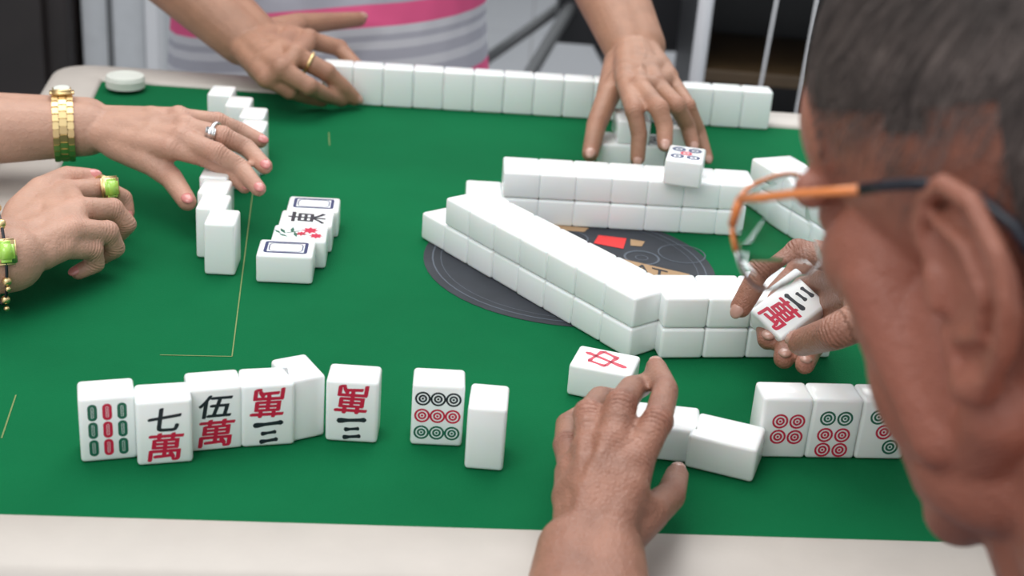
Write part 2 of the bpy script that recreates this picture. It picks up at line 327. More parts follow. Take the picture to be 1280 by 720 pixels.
tile(fram,(321,354),(389,357),'flatHr','face-up tile with an empty dark frame, nearest of its column',G2)
tile(flow,(339,334),(406,337),'flatHr','face-up tile with a green and red flower picture',G2)
tile(ch1,(348,314),(414,317),'flatHr','face-up tile with a black brush character in the left column',G2)
tile(fram,(357,295),(423,298),'flatHr','face-up tile with an empty dark frame, farthest of its column',G2)
G3='tiles standing in front of the left player'
o3=['first','second','third','fourth','fifth','sixth','seventh','eighth','ninth','tenth','eleventh','twelfth','thirteenth','fourteenth','fifteenth','sixteenth']
for i,(x0,x1,y) in enumerate(((256,293,345),(246,282,324),(248,283,303),(251,284,282))):
    tile(blank,(x0,y-1),(x1,y+1),'side','blank standing tile, %s from the front of the nearer left column'%o3[i],G3)
for i,(x0,x1,y) in enumerate(((286,318,238),(298,329,219),(298,330,201),(280,312,186),(259,290,171))):
    tile(blank,(x0,y-1),(x1,y+1),'side','blank standing tile, %s from the front of the column under the left hand'%o3[i],G3)
def row(A,B,ori,fmt,group,z=0,skip=0,fit=False):
    a,b=H(*A),H(*B); d=(b-a); yaw=math.atan2(d.y,d.x); n=round(d.length/W_); st=d.length/n if fit else W_+.0001; d.normalize()
    for i in range(skip,n):
        m_=a+d*(st*(i+.5)); m_=m_+V((-d.y,d.x,0))*random.uniform(-.0005,.0005)
        put(blank,m_,yaw,ori,fmt%o3[min(i-skip,15)],group,z,jit=.003)
row((402,129),(960,163),'stand','blank white tile back, %s from the left in the far standing row','tiles in the far standing row',fit=True)
Gw='tiles of the central wall'
row((581,277),(937,297),'flatdown','white tile, %s from the left in the lower layer of the back wall',Gw,fit=True)
row((581,277),(937,297),'flatdown','white tile, %s from the left in the upper layer of the back wall',Gw,D_+.0003,skip=1,fit=True)
row((525,298),(779,446),'flatdown','white tile, %s from the far end in the lower layer of the diagonal wall',Gw)
row((525,298),(779,446),'flatdown','white tile, %s from the far end in the upper layer of the diagonal wall',Gw,D_+.0003,skip=1)
row((823,450),(1015,449),'flatdown','white tile, %s from the left in the lower layer of the near right wall',Gw,.0004)
row((823,450),(1015,449),'flatdown','white tile, %s from the left in the upper layer of the near right wall',Gw,D_+.0008)
row((930,258),(1062,345),'flatdown','white tile, %s from the far end in the lower layer of the right wall',Gw)
row((930,258),(1062,345),'flatdown','white tile, %s from the far end in the upper layer of the right wall',Gw,D_+.0003)
tile(d5,(825,231),(877,238),'flat','face-up tile with round dots resting on top of the back wall',None,2*D_+.0006)
G4='tiles gathered under the far right hand'
tile(blank,(748,209),(788,211),'flatdown','blank flat tile at the left under the far right hand',G4)
tile(ch1,(790,211),(830,213),'flat','flat tile between the fingers of the far right hand, in the bottom layer',G4)
tile(blank,(832,212),(871,214),'flatdown','flat tile nearest the little finger of the far right hand, in the bottom layer',G4)
tile(blank,(770,180),(812,182),'flatdown','blank tile stacked on top under the palm of the far right hand',G4,D_+.0003)
tile(ch1,(826,188),(866,192),'flat','face-up tile with dark marks stacked beneath the far right hand',G4,D_+.0003)
# held tile
hc=H(986,394,46); fn=(CAM-hc).normalized(); fn=(fn+V((-.1,.1,.7))).normalized()
upv=(rt*.74+up*.68); upv=(upv-fn*upv.dot(fn)).normalized(); yv=-fn; xv=yv.cross(upv)
held=bpy.data.objects.new('mahjong_tile',m3); C.objects.link(held); mm=Matrix((xv,yv,upv)).transposed().to_4x4(); mm.translation=hc; held.matrix_world=mm
props(held,'tilted tile with black numeral and red character held in raised fingers','mahjong tile')
# round dish
t=thing('round_case',H(157,108,4)+V((0,0,.0004)),'small round white plastic case on the far left table corner','case')
bm=bmesh.new(); c=t.location; cone(bm,c,c+V((0,0,.007)),.019,.019,40); from_bm('base',bm,M['token'],t,False)
bm=bmesh.new(); cone(bm,c+V((0,0,.007)),c+V((0,0,.011)),.0195,.018,40); torus(bm,c+V((0,0,.0105)),V((0,0,1)),.013,.001); from_bm('lid',bm,M['token'],t,False)
# ---------------------------------------------------------------- people
class Body:
    def __init__(s): s.bm=bmesh.new(); s.t=[]; s.k=[]
    def seg(s,a,b,ra,rb=None): seg(s.bm,V(a),V(b),ra,rb)
    def ell(s,Mx,c,r,rot=None):
        bmesh.ops.create_icosphere(s.bm,subdivisions=4,radius=1,matrix=Mx@Matrix.Translation(V(c)/1000)@(rot or Matrix())@Matrix.Diagonal((r[0]/1000,r[1]/1000,r[2]/1000,1)))
    def done(s,name,parent,mt,vox,it=5):
        me=bpy.data.meshes.new('tmp'); s.bm.to_mesh(me); s.bm.free(); o=bpy.data.objects.new('tmp',me); C.objects.link(o)
        md=o.modifiers.new('r','REMESH'); md.mode='VOXEL'; md.voxel_size=vox
        sm=o.modifiers.new('s','SMOOTH'); sm.factor=.5; sm.iterations=it
        dg=bpy.context.evaluated_depsgraph_get(); m2=bpy.data.meshes.new_from_object(o.evaluated_get(dg)); bpy.data.objects.remove(o); m2.name=name
        if s.t:
            n=len(m2.vertices); co=np.empty(n*3); m2.vertices.foreach_get('co',co); co=co.reshape(-1,3); v=np.zeros(n)
            for p,r,a in s.t: v=np.maximum(v,a*np.exp(-((co-np.array(p))**2).sum(1)/(r*r)))
            at=m2.attributes.new('tint','FLOAT','POINT'); at.data.foreach_set('value',v.astype(np.float32))
            kw=np.zeros(n); al=np.zeros(n)
            for p,ax,r,w_ in s.k:
                dd=co-np.array(p); w=w_*np.exp(-(np.maximum(np.sqrt((dd**2).sum(1))-.006,0)**2)/(r*r)); x=dd@np.array(ax)*1000
                u=w>kw; al=np.where(u,x,al); kw=np.where(u,w,kw)
            at=m2.attributes.new('kw','FLOAT','POINT'); at.data.foreach_set('value',kw.astype(np.float32))
            at=m2.attributes.new('along','FLOAT','POINT'); at.data.foreach_set('value',al.astype(np.float32))
        return link(name,m2,mt,parent)
NAILS=[]
def hand(B,w,mc,fi,th,s=1.0,nails=True,who=None,tend=1.0,tk=1.0,slim=1.0,wr=1.0):
    k=s/1000; mean=sum(mc,V())/4
    wp=[w+(p-mean)*.38*wr for p in mc]
    pn=(mc[3]-mc[0]).cross(mean-w).normalized()
    if pn.dot((CAM-mean).normalized()+V((0,0,.6)))<0: pn=-pn
    for i in range(4):
        B.seg(wp[i],mc[i],14.3*k*wr,9.8*k*(.5+.5*slim))
        if tend>0: B.seg((w+wp[i])/2+pn*12.2*k*wr,mc[i]+pn*7.6*k,2.6*k*tend,3.0*k*tend)   # tendon ridge
        if i<3:
            B.seg(mc[i],mc[i+1],9.0*k)
            for t_ in (.35,.7): B.seg(wp[i].lerp(mc[i],t_),wp[i+1].lerp(mc[i+1],t_),11.8*k)
    v0=wp[2]+pn*13.6*k*wr; v1=wp[1].lerp(mc[2],.45)+pn*12.1*k; v2=wp[2].lerp(mc[3],.75)+pn*10.5*k; v3=wp[1].lerp(mc[1],.8)+pn*10.8*k
    if tend>0:
        for a_,b_2 in ((v0,v1),(v1,v2),(v1,v3)): B.seg(a_,b_2,1.9*k*tend)
    for i,f in enumerate(fi):
        q=(.96,1.0,.96,.85)[i]*k*slim
        B.seg(mc[i],f[0],9.6*q,8.5*q); B.seg(f[0],f[1],8.2*q,7.7*q); B.seg(f[1],f[2],7.7*q,6.9*q); B.seg(f[0],f[0],9.3*q)
        if tend>.6: B.seg(mc[i]+pn*1.5*k,mc[i]+pn*1.5*k,10.6*q)
        B.t+= [(mc[i],.010,.22),(f[0],.009,.35),(f[1],.007,.3),(f[2],.009,.45)]
        B.k+= [(f[0],(f[1]-mc[i]).normalized(),.0045,1.0),(f[1],(f[2]-f[0]).normalized(),.003,.8),(mc[i],(f[0]-w).normalized(),.006,.45)]
        NAILS.append((who,f[1],f[2],6.9*q))
    g=k*tk
    B.seg(w.lerp(th[0],.5),th[0],13.5*k*wr,14*g); B.seg(th[0],th[1],14*g,11.5*g); B.seg(th[1],th[2],11*g,9.6*g); B.seg(th[2],th[3],9.5*g,7.9*g)
    B.seg(th[1],wp[0].lerp(mc[0],.6),10*g,11*k)
    B.t+=[(th[2],.010,.35),(th[3],.010,.45)]
    B.k+=[(th[2],(th[3]-th[1]).normalized(),.005,1.0),(th[1],(th[2]-th[0]).normalized(),.007,.5),(w,(mean-w).normalized(),.012,.35)]
    NAILS.append((who,th[2],th[3],7.9*g))
def nails():
    for who,a,b,r in NAILS:
        d=(b-a).normalized(); dr=(CAM-b).normalized()+V((0,0,.8)); dr=(dr-d*dr.dot(d)).normalized(); x=dr.cross(d)
        mm=Matrix((x,d,dr)).transposed().to_4x4(); mm.translation=b+d*r*.25+dr*r*.64
        bm=bmesh.new(); bmesh.ops.create_icosphere(bm,subdivisions=3,radius=1,matrix=mm@Matrix.Diagonal((r*.62,r*.88,r*.38,1))); from_bm('fingernail',bm,M['nailW'] if who is PW else M['nail'],who)
def arm(B,w,e,sh,rw,re,rs):
    d=(e-w).normalized(); s_=d.cross(V((0,0,1))).normalized()*rw*.28
    for g in (-1,1): B.seg(w+s_*g,w.lerp(e,.55)+s_*g*.6,rw*.80,re*.88)
    B.seg(w.lerp(e,.5),e,re*.95,re); B.seg(e,sh,re,rs)
def torso(B,a,b,hip,g=0,neck=None):
    mid=(a+b)/2; ax=b-a; ch=mid+V((0,0,-.14)); ch=ch.lerp(V((hip.x,hip.y,ch.z)),.2); wa=mid*.4+hip*.6
    B.seg(a,b,.052+g)
    pts=[(ch,.28,.092),(wa,.24,.10),(hip,.27,.11)]
    prev=None
    for c,k,r in pts:
        l,rr=c-ax*k,c+ax*k; l.z=rr.z=c.z; B.seg(l,rr,r+g); B.seg(c,c,r+g)
        if prev: B.seg(prev[0],l,prev[2],r+g); B.seg(prev[1],rr,prev[2],r+g); B.seg((prev[0]+prev[1])/2,c,prev[2],r+g)
        else: B.seg(a,l,.05+g,r+g); B.seg(b,rr,.05+g,r+g); B.seg(mid,c,.05+g,r+g)
        prev=(l,rr,r+g)
    if neck: B.seg(mid,neck,.058,.052)
def legs(parent,hip,ax,fwd,mt):
    B=Body(); ax=ax.normalized()
    B.seg(hip-ax*.09,hip+ax*.09,.125)
    for g in (-1,1):
        h=hip+ax*.09*g; k=h+fwd*.40+ax*.05*g; k.z=.50; f=k+fwd*.02; f.z=.06
        B.seg(h,k,.085,.062); B.seg(k,f,.06,.042)
    o=B.done('trousers',parent,mt,.008,3)
    for g in (-1,1):
        f=hip+ax*.14*g+fwd*.42; f.z=0
        bm=bmesh.new(); mm=Matrix.Translation(f+fwd*.06+V((0,0,.035)))@Matrix.Rotation(math.atan2(fwd.y,fwd.x),4,'Z')@Matrix.Diagonal((.135,.047,.035,1)); bmesh.ops.create_icosphere(bm,subdivisions=3,radius=1,matrix=mm); from_bm('shoe',bm,M['bplast'],parent)
def head(B,Mx,old=False):
    E=lambda c,r,rot=None:B.ell(Mx,c,r,rot)
    def S(a,b,ra,rb=None): B.seg(Mx@(V(a)/1000),Mx@(V(b)/1000),ra/1000,(rb or ra)/1000)
    E((-6,0,48),(97,74,84)); E((44,0,-8),(42,53,76)); E((58,0,45),(37,56,42))
    for g in (-1,1):
        E((52,g*43,0),(25,18,21)); S((2,g*57,-48),(50,g*24,-102),14,14); E((30,g*44,-42),(34,18,40)); S((80,g*14,29),(74,g*50,26),8,7)
        if old: E((24,g*40,-76),(30,18,24)); S((50,g*50,-6),(30,g*52,-60),14,13); S((54,g*42,-22),(52,g*24,-88),14,15); S((40,g*48,-40),(38,g*32,-88),14,14)
        hp=[(6,74,4),(9,76,18),(3,79,29),(-8,84,34),(-21,89,29),(-29,92,14),(-28,90,-2),(-22,86,-16),(-13,81,-27),(-4,77,-36),(4,74,-31),(6,73,-16)]
        hp=[(x,g*y,z) for x,y,z in hp]
        for i in range(len(hp)-1): S(hp[i],hp[i+1],3.3)
        S((-6,g*76,-31),(0,g*75,-33),6.5)
        E((-10,g*77,0),(19,3.0,28),Matrix.Rotation(R(-15*g),4,'Z'))
        ah=[(-1,80,21),(-13,85,15),(-18,86,0),(-12,82,-14),(0,76,-17)]
        for i in range(4): S((ah[i][0],g*ah[i][1],ah[i][2]),(ah[i+1][0],g*ah[i+1][1],ah[i+1][2]),2.6)
        S((6,g*76,3),(6,g*76,-6),4.2)
        S((94,g*9,-16),(94,g*9,-16),6.5)
        S((76,g*31,13),(76,g*31,13),11)
    E((54,0,-98),(18,22,17)); S((88,0,28),(106,0,-10),7,8); S((106,0,-11),(99,0,-15),8.5,8); E((72,0,-54),(16,25,14)); S((84,-12,-48),(84,12,-48),4.5); S((82,-10,-58),(82,10,-58),5)
    for p,r,a in (((60,46,0),.03,.35),((-10,84,0),.035,.6),((110,0,-10),.02,.5),((30,60,-60),.05,.5)): B.t.append((Mx@(V(p)/1000),r,a))
    if old: B.t.append((Mx@V((.02,.03,-.03)),.13,.75))
    for p,r,a in (((70,52,20),.012,.5),((-2,60,-70),.03,.4)): B.k.append((Mx@(V(p)/1000),(Mx.to_3x3()@V((.3,0,1))).normalized(),r,a))
def hair(parent,Mx,long=False,n=9000):
    def ok(x,z):
        if x>74: return z>46
        if x>22: return z>41-(74-x)*.05
        if x>6: return z>30
        if x>-20: return z>38
        return z>(-120 if long else -42)
    bm=bmesh.new(); N_=72
    vs={}
    for i in range(N_//2+1):
        for j in range(N_):
            th=math.pi*i/(N_//2); ph=2*math.pi*j/N_; q=V((math.sin(th)*math.cos(ph),math.sin(th)*math.sin(ph),math.cos(th)))
            vs[i,j]=V((-6+q.x*98.5,q.y*75.5,48+q.z*86))
    bv={}
    def g(k):
        if k not in bv: bv[k]=bm.verts.new(Mx@(vs[k]/1000))
        return bv[k]
    for i in range(N_//2):
        for j in range(N_):
            ks=[(i,j),(i+1,j),(i+1,(j+1)%N_),(i,(j+1)%N_)]; c=sum((vs[k] for k in ks),V())/4
            if ok(c.x,c.z-18):
                try: bm.faces.new([g(k) for k in ks])
                except ValueError: pass
    bmesh.ops.remove_doubles(bm,verts=bm.verts[:],dist=.0002)
    rnd=random.Random(3); dk=parent.get('dark_',0)
    for _ in range(n):
        z=rnd.uniform(-1,1); ph=rnd.uniform(0,2*math.pi); s=math.sqrt(1-z*z); q=V((s*math.cos(ph),s*math.sin(ph),z))
        p=V((-6+q.x*99,q.y*76,48+q.z*86.5))
        if not ok(p.x+rnd.uniform(-5,5),p.z+rnd.gauss(-4,7)): continue
        nrm=V((q.x/99,q.y/76,q.z/87)).normalized()
        cl=math.sin(p.x*.11+p.y*.07)*math.cos(p.z*.09+p.y*.05)*.22
        d=(p-V((-60,8,120))); d=(d-nrm*d.dot(nrm)).normalized(); sd0=nrm.cross(d); d=(d+sd0*(cl+rnd.uniform(-.10,.10))).normalized()
        sd=nrm.cross(d); ln=rnd.uniform(20,34) if p.z>70 else rnd.uniform(6,11); wd=rnd.uniform(.12,.26); prev=None; mi=1 if rnd.random()<(.35 if p.z>85 else .6) else 0
        if dk: mi=0
        for k in range(5):
            t=k/4; c=p+d*ln*t; rel=V(((c.x+6)/99,c.y/76,(c.z-48)/86.5)); c=V((-6,0,48))+(c-V((-6,0,48)))/max(rel.length,.01)+nrm*(.5+.9*math.sin(t*2.6)); w=wd*(1-.7*t)
            l=bm.verts.new(Mx@((c-sd*w)/1000)); r_=bm.verts.new(Mx@((c+sd*w)/1000))
            if prev: f=bm.faces.new((prev[0],prev[1],r_,l)); f.material_index=mi
            prev=(l,r_)
    me=bpy.data.meshes.new('hair'); bm.to_mesh(me); bm.free(); return link('hair',me,[M['hair'],M['hair2']],parent)
def head_frame(org,f,l):
    f=f.normalized(); l=(l-f*l.dot(f)).normalized(); u=f.cross(l); m_=Matrix((f,l,u)).transposed().to_4x4(); m_.translation=org; return m_
def pts(*a): return [H(*p) for p in a]
# --- far person
hipO=V((-.257,1.77,.56)); shOr=V((-.44,1.75,1.06)); shOl=V((-.075,1.75,1.06))
PW=None
PO=thing('person',V((hipO.x,hipO.y,0)),'person in striped grey and pink shirt reaching over the far side','person')
B=Body()
w1=H(310,48,46); e1=V((-.505,1.52,.93)); w2=H(793,58,72); e2=V((.03,1.62,.93))
hand(B,w1,pts((386,50,52),(370,70,54),(352,87,48),(334,98,38)),
 [pts((424,60,42),(446,84,28),(459,105,12)),pts((408,90,40),(428,108,25),(443,123,11)),pts((386,108,34),(407,119,20),(427,125,10)),pts((362,114,26),(385,122,14),(403,126,9))],
 pts((338,40,48),(374,30,52),(414,27,48),(449,24,44)),1.06,who=PO,tend=.7)
hand(B,w2,pts((782,104,78),(800,110,80),(820,106,78),(836,97,72)),
 [pts((793,138,72),(799,168,52),(797,198,32)),pts((824,136,76),(831,158,62),(831,180,50)),pts((846,132,70),(860,158,48),(866,182,34)),pts((860,132,62),(874,165,36),(884,198,16))],
 pts((772,78,64),(760,120,56),(746,155,38),(738,192,18)),1.0,who=PO,tend=.7)
arm(B,w1,e1,shOr,.033,.046,.048); arm(B,w2,e2,shOl,.030,.042,.046)
nk=V((-.257,1.74,1.19)); torso(B,shOr,shOl,hipO,0,nk)
HM=head_frame(V((-.257,1.71,1.27)),V((.05,-1,-.35)),V((1,0,0))); head(B,HM)
B.done('body',PO,M['skinO'],.0020,4)
B=Body(); torso(B,shOr,shOl,hipO,.010); B.seg(shOr,shOr.lerp(e1,.5),.062,.060); B.seg(shOl,shOl.lerp(e2,.5),.062,.060); B.done('striped_shirt',PO,M['stripe'],.005,4)
legs(PO,hipO,V((1,0,0)),V((0,-1,0)),M['blue'])
PO['dark_']=1; hair(PO,HM,True,3000); del PO['dark_']
# --- left person
hipW=V((-.90,.92,.56)); sW1=V((-.83,1.09,1.05)); sW2=V((-.83,.74,1.05))
PW=thing('person',V((hipW.x,hipW.y,0)),'person at left wearing a gold watch, both hands over the table','person')
B=Body()
w3=H(108,158,50); e3=V((-.63,.99,.80)); w4=H(10,318,36); e4=V((-.60,.70,.80))
hand(B,w3,pts((224,148,66),(232,160,66),(228,174,62),(214,186,56)),
 [pts((272,152,62),(300,163,54),(326,176,48)),pts((278,170,64),(308,184,54),(331,208,46)),pts((270,190,58),(300,208,46),(323,236,36)),pts((256,198,50),(284,214,40),(306,234,32))],
 pts((150,182,46),(188,202,42),(214,222,34),(234,252,26)),.94,who=PW,tend=.65)
hand(B,w4,pts((84,240,46),(96,262,48),(90,288,44),(76,310,36)),
 [pts((128,236,42),(154,248,30),(158,266,20)),pts((140,262,40),(158,280,28),(144,296,16)),pts((134,290,36),(144,310,22),(124,322,13)),pts((116,312,28),(120,330,16),(98,340,11))],
 pts((28,266,40),(52,238,46),(84,222,48),(112,222,46)),.97,who=PW,tend=0,tk=.95)
arm(B,w3,e3,sW1,.027,.038,.044); arm(B,w4,e4,sW2,.028,.038,.044)
nk=V((-.83,.915,1.18)); torso(B,sW1,sW2,hipW,0,nk); HM=head_frame(V((-.80,.915,1.26)),V((1,0,-.35)),V((0,1,0))); head(B,HM)
B.done('body',PW,M['skinW'],.0020,4)
B=Body(); torso(B,sW1,sW2,hipW,.012); B.seg(sW1,sW1.lerp(e3,.5),.060,.056); B.seg(sW2,sW2.lerp(e4,.5),.060,.056); B.done('blouse',PW,M['beige'],.006,4)
legs(PW,hipW,V((0,1,0)),V((1,0,0)),M['blue'])
PW['dark_']=1; hair(PW,HM,True,3000); del PW['dark_']
# --- near person
hipM=V((.24,.02,.56)); sM1=V((.04,.10,.92)); sM2=V((.42,.12,.92))
PM=thing('person',V((hipM.x,hipM.y,0)),'person in near right foreground wearing orange framed glasses and holding a tile','person')
B=Body()
w5=H(738,694,34); e5=H(720,1120,22); w6=H(1130,372,95); e6=V((.42,.58,.81))
hand(B,w5,pts((794,580,60),(766,558,64),(738,564,58),(717,590,46)),
 [pts((822,526,74),(832,488,68),(820,460,54)),pts((776,506,76),(790,486,62),(802,482,44)),pts((736,518,66),(750,498,46),(774,500,28)),pts((708,556,46),(708,530,30),(732,514,18))],
 pts((784,664,36),(814,640,40),(838,620,34),(846,594,24)),1.04,who=PM,tend=1.35,tk=.80,slim=.93,wr=.92)
hand(B,w6,pts((1050,325,98),(1062,345,92),(1070,368,84),(1078,390,76)),
 [pts((994,312,96),(948,346,82),(926,384,62)),pts((1000,348,50),(958,392,36),(960,424,34)),pts((1015,385,36),(985,424,30),(980,448,34)),pts((1035,410,40),(1014,438,36),(1006,456,44))],
 pts((1105,400,98),(1078,400,102),(1042,416,94),(1002,428,74)),1.04,who=PM,tend=1.2)
arm(B,w5,e5,sM1,.0245,.037,.046); arm(B,w6,e6,sM2,.029,.040,.046)
ear=PD(1208,362,.425); phi=R(51); th=R(20)
f=V((-math.cos(phi)*math.cos(th),math.sin(phi)*math.cos(th),-math.sin(th))); l0=V((-math.sin(phi),-math.cos(phi),0))
c1=head_frame(V(),f,Matrix.Rotation(R(4),3,f)@l0); c2=head_frame(V(),f,Matrix.Rotation(R(-4),3,f)@l0)
HM=c1 if (c1.to_3x3()@V((0,0,1))).x<(c2.to_3x3()@V((0,0,1))).x else c2
HM.translation=ear-HM.to_3x3()@V((-.008,.080,0)); head(B,HM,True)
nb=(sM1+sM2)/2
B.seg(HM@V((-.018,0,-.03)),HM@V((-.022,0,-.10)),.060,.058); B.seg(HM@V((-.022,0,-.10)),nb,.058,.065); B.t.append((HM@V((-.02,.05,-.10)),.06,.7))
B.seg(HM@V((.01,.0,-.085)),HM@V((-.01,0,-.13)),.045,.052)
torso(B,sM1,sM2,hipM,0)
B.done('body',PM,M['skinM'],.0018,4)
B=Body(); torso(B,sM1,sM2,hipM,.012); B.seg(sM1,sM1.lerp(e5,.4),.058,.056); B.seg(sM2,sM2.lerp(e6,.4),.062,.060); B.seg(nb,nb.lerp(HM@V((-.03,0,-.10)),.45),.07,.068); B.done('maroon_shirt',PM,M['maroon'],.006,4)
legs(PM,hipM,V((1,0,0)),V((0,1,0)),M['blue'])
hair(PM,HM,False,26000)
nails()
# --- glasses
def hm(x,y,z): return HM@(V((x,y,z))/1000)
GL=thing('eyeglasses',hm(100,0,10),'eyeglasses with orange and black frame worn by the near person','glasses')
for g in (1,-1):
    bm=bmesh.new(); tube(bm,[hm(94,g*66,27),hm(80,g*70,28),hm(60,g*75,30),hm(42,g*78,31),hm(24,g*80,32)],.0016,14)
    o=from_bm('temple_arm',bm,M['orange'],GL)
    bm=bmesh.new(); tube(bm,[hm(26,g*80,32),hm(15,g*81,33),hm(5,g*82,33.5),hm(-6,g*82,33),hm(-18,g*81,28),hm(-27,g*80,20),hm(-33,g*79,8)],.0020,14); s_=from_bm('black_sleeve',bm,M['bplast'],GL)
    cen=V((105,g*38,8)); ring=[]
    for i in range(48):
        t=2*math.pi*i/48; c_,q_=math.cos(t),math.sin(t); y=30*abs(c_)**.75*(1 if c_>0 else -1); z=20.5*abs(q_)**.8*(1 if q_>0 else -1)
        yy=cen.y+y; ring.append(V((cen.x-abs(yy)**2/900*1.6+2-z*(-.10),yy,cen.z+z)))
    bm=bmesh.new(); top=[bm.verts.new(HM@(p/1000)) for p in ring]; bot=[bm.verts.new(HM@((p+V((-1.4,0,0)))/1000)) for p in ring]
    bm.faces.new(top); bm.faces.new(bot[::-1])
    for i in range(48): bm.faces.new((top[i],bot[i],bot[(i+1)%48],top[(i+1)%48]))
    from_bm('lens',bm,M['glass'],GL,False)
    bm=bmesh.new(); up_=[HM@(p/1000) for p in ring[:25]]; tube(bm,up_,.0009); from_bm('rim_top',bm,M['orange'],GL)
    bm=bmesh.new(); lo_=[HM@(p/1000) for p in ring[24:]+ring[:1]]; tube(bm,lo_,.0006); from_bm('rim_wire',bm,M['silver'],GL)
    bm=bmesh.new(); tube(bm,[hm(102,g*9,8),hm(97,g*11,2),hm(95,g*11,-5)],.0008); ball(bm,hm(95,g*11,-5),.003,2); from_bm('nose_pad',bm,M['silver'],GL)
    bm=bmesh.new(); tube(bm,[HM@(ring[3 if g>0 else 21]/1000),hm(94,g*66,27)],.0017); from_bm('hinge',bm,M['orange'],GL)
bm=bmesh.new(); tube(bm,[hm(105,10,12),hm(108,0,15),hm(105,-10,12)],.0014); from_bm('bridge',bm,M['silver'],GL)
# --- jewellery
def gem(name,c,dr,ax,sx,sy,sz,parent,mt):
    x=ax.normalized(); y=dr.cross(x).normalized(); q=Matrix((x,y,dr)).transposed().to_4x4(); q.translation=c
    bm=bmesh.new(); bmesh.ops.create_cube(bm,size=1,matrix=q@Matrix.Diagonal((sx,sy,sz,1))); bmesh.ops.bevel(bm,geom=bm.edges[:],offset=min(sx,sy,sz)*.38,segments=4,affect='EDGES'); return from_bm(name,bm,mt,parent)
def ring_on(name,a,b,t,Rr,mt,label,stone=None):
    c=a.lerp(b,t); ax=(b-a).normalized(); bm=bmesh.new(); torus(bm,c,ax,Rr,.0012,flat=1.4)
    if not stone: o=from_bm(name,bm,mt); return props(o,label,'ring')
    o=thing(name,c,label,'ring'); from_bm('band',bm,mt,o)
    dr=(CAM-c).normalized(); dr=(dr-ax*dr.dot(ax)).normalized(); big=stone is M['stone']; k=1 if big else .55
    gem('stone',c+dr*(Rr+.0026),dr,ax,.0110*k,.0135*k,.0045*k,o,stone); gem('setting',c+dr*(Rr+.0008),dr,ax,.0150*k,.0175*k,.0034*k,o,mt)
ring_on('finger_ring',H(370,70,54),H(408,90,40),.42,.0107,M['gold'],'plain gold ring on the hand of the far person')
ring_on('finger_ring',H(232,160,66),H(278,170,64),.80,.0092,M['silver'],'silver ring on the hand wearing the gold watch',M['silver'])
ring_on('finger_ring',H(84,240,46),H(128,236,42),1.0,.0094,M['gold'],'gold ring with lime green stone on the lower left hand',M['stone'])
ax=(e3-w3).normalized(); wc=w3.lerp(e3,.06)
WT=thing('wristwatch',wc,'gold link bracelet wristwatch on the left person\'s upper wrist','watch')
sd=ax.cross(V((0,0,1))).normalized(); upn=sd.cross(ax)
for k in range(28):
    t=2*math.pi*k/28; bm=bmesh.new()
    rr=V((math.cos(t),math.sin(t),0)); pos=wc+sd*rr.x*.0318+upn*rr.y*.0260
    q=Matrix((ax,(sd*-rr.y+upn*rr.x).normalized(),(sd*rr.x+upn*rr.y).normalized())).transposed().to_4x4(); q.translation=pos
    for off,wd,s0 in ((-.0056,.0048,.0012),(0,.0060,-.0012),(.0056,.0048,.0012)):
        bmesh.ops.create_cube(bm,size=1,matrix=q@Matrix.Translation((off,s0,0))@Matrix.Diagonal((wd,.0060,.0022,1)))
    bmesh.ops.bevel(bm,geom=bm.edges[:],offset=.0005,segments=2,affect='EDGES'); from_bm('band_link',bm,M['gold'],WT,False)
dr=(upn*.75-sd*.3+V((0,.4,0))).normalized(); dr=(dr-ax*dr.dot(ax)).normalized(); pc=wc+dr*.028
gem('watch_case',pc,dr,ax,.019,.017,.006,WT,M['gold']); bm=bmesh.new(); cone(bm,pc+dr*.003,pc+dr*.0036,.0062,.0062,32); from_bm('dial',bm,M['token'],WT,False)
ax=(e4-w4).normalized(); wc=w4.lerp(e4,.02); BR=thing('bracelet',wc,'thin bracelet with lime green stones on the lower left wrist','bracelet')
bm=bmesh.new(); torus(bm,wc,ax,.0325,.0010,40); from_bm('chain',bm,M['bplast'],BR)
dr=(CAM-wc).normalized()+V((0,-.1,.1)); dr=(dr-ax*dr.dot(ax)).normalized(); gem('stone',wc+dr*.034,dr,ax,.011,.014,.006,BR,M['stone']); gem('setting',wc+dr*.032,dr,ax,.014,.017,.003,BR,M['gold'])
s2=dr.cross(ax)
for k in (-1,1):
    for an in (.5,.95):
        d2=(dr*math.cos(an*1.2)+s2*k*math.sin(an*1.2)).normalized(); bm=bmesh.new(); ball(bm,wc+d2*.033,.003); ball(bm,wc+d2*.0355-V((0,0,.004)),.0018); from_bm('charm',bm,M['gold'],BR)
# ---------------------------------------------------------------- room
def struct(name,lo,hi,mt): return props(boxobj(name,lo,hi,mt,None,0),None,None,None,'structure')
struct('floor',(-3.2,-1.6,-.05),(3.2,5.6,0),fm); struct('wall_back',(-3.2,5.6,-.05),(3.2,5.7,2.8),M['wall']); struct('wall_left',(-3.3,-1.6,-.05),(-3.2,5.7,2.8),M['wall']); struct('wall_right',(3.2,-1.6,-.05),(3.3,5.7,2.8),M['wall'])
cb=thing('dark_cabinet',V((-1.5,2.9,0)),'tall dark brown cabinet behind the left player','cabinet')
boxobj('cabinet_body',(-2.1,2.55,0),(-.86,3.1,1.9),M['dark'],cb); boxobj('cabinet_door',(-2.08,2.53,.05),(-1.49,2.55,1.85),M['dark'],cb); boxobj('cabinet_door',(-1.47,2.53,.05),(-.90,2.55,1.85),M['dark'],cb)
pl=thing('white_panel',V((-.77,2.8,0)),'narrow white painted upright panel beside the dark cabinet','panel')
boxobj('panel_board',(-.85,2.6,0),(-.73,3.0,1.9),M['white'],pl); boxobj('edge_strip',(-.725,2.58,0),(-.70,2.63,1.9),M['wmetal'],pl); boxobj('groove_strip',(-.80,2.592,0),(-.79,2.602,1.9),M['metal'],pl)
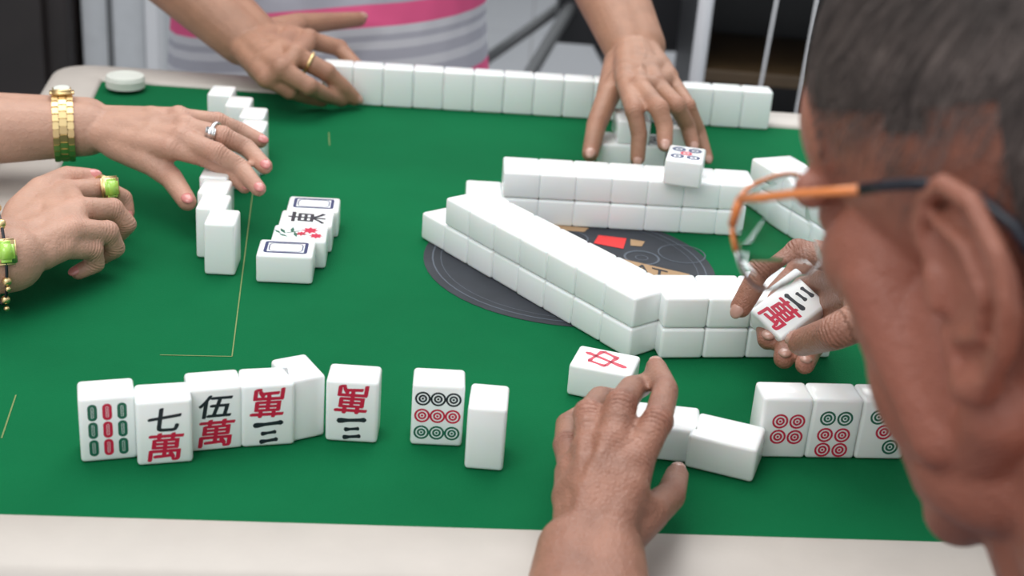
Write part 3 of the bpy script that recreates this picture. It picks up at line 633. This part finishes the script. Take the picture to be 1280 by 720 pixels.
bn=thing('folding_bench',V((.55,3.4,0)),'black topped folding bench with grey slanted metal legs','bench')
ta=PY(716,-20,3.3); boxobj('bench_top',(ta.x-.03,3.2,.37),(1.1,3.75,.50),M['blk'],bn)
def slant(a,b):
    t=(.012-b.z)/(a.z-b.z); f_=b+(a-b)*t; bm=bmesh.new(); seg(bm,f_,b,.015); from_bm('leg',bm,M['metal'],bn)
slant(PY(664,90,3.0),PY(716,4,3.22)); slant(PY(770,95,3.2),PY(724,10,3.3)); slant(PY(648,46,3.75),PY(702,8,3.72))
for x in (1.05,):
    for y0,y1 in ((3.25,3.7),(3.7,3.25)):
        bm=bmesh.new(); seg(bm,V((x-.05,y0,.012)),V((x,y1,.40)),.013); from_bm('leg',bm,M['metal'],bn)
kb=thing('black_shelf',V((.75,2.7,0)),'low black shelf unit with brown boards behind the table','shelf')
for z in (.08,.28,.48): boxobj('shelf_board',(.31,2.55,z),(1.15,2.85,z+.025),M['brown'],kb)
for x in (.30,.72,1.15): boxobj('side_panel',(x,2.54,0),(x+.02,2.87,.66),M['blk'],kb)
boxobj('back_panel',(.31,2.86,0),(1.15,2.88,.66),M['blk'],kb); boxobj('shelf_top',(.29,2.53,.66),(1.18,2.88,.68),M['blk'],kb)
sp=thing('metal_pole_stand',V((.268,2.2,0)),'pale metal pole stand in front of the black shelf','stand')
X,Y=.268,2.2
bm=bmesh.new(); cone(bm,V((X,Y,.02)),V((X,Y,1.1)),.012,.012,24); from_bm('pole',bm,M['wmetal'],sp)
bm=bmesh.new(); cone(bm,V((X,Y,0)),V((X,Y,.02)),.07,.06,32); from_bm('base',bm,M['metal'],sp,False)
bm=bmesh.new(); cone(bm,V((X,Y,1.1)),V((X,Y,1.13)),.02,.02,24); from_bm('cap',bm,M['blk'],sp,False)
for i,(xa,xb) in enumerate(((.43,.40),(.50,.48))):
    bm=bmesh.new(); tube(bm,[V((xa,2.5,.70)),V(((xa+xb)/2,2.49,.35)),V((xb,2.47,.01)),V((xb+.1,2.44,.005))],.0025); props(from_bm('cord',bm,M['wmetal']),['white cord hanging nearer the pale metal pole','white cord hanging farther right down the black shelf'][i],'cord','white cords')
# ---------------------------------------------------------------- light
w=bpy.data.worlds.new('world'); bpy.context.scene.world=w; w.use_nodes=True; w.node_tree.nodes['Background'].inputs[0].default_value=(.90,.95,1,1); w.node_tree.nodes['Background'].inputs[1].default_value=.97
def area(name,loc,to,size,pw,col=(1,.98,.95)):
    l=bpy.data.lights.new(name,'AREA'); l.size=size; l.energy=pw; l.color=col; o=bpy.data.objects.new(name,l); C.objects.link(o); o.location=loc; o.rotation_euler=(V(to)-V(loc)).to_track_quat('-Z','Y').to_euler()
area('ceiling_lamp_main',(-.3,1.6,2.7),(0,1.0,T),1.6,28)
area('ceiling_lamp_near',(-.9,-.6,2.6),(.1,.9,T),1.5,22)
area('ceiling_lamp_back',(.6,4.0,2.7),(.6,3.6,0),1.4,26)
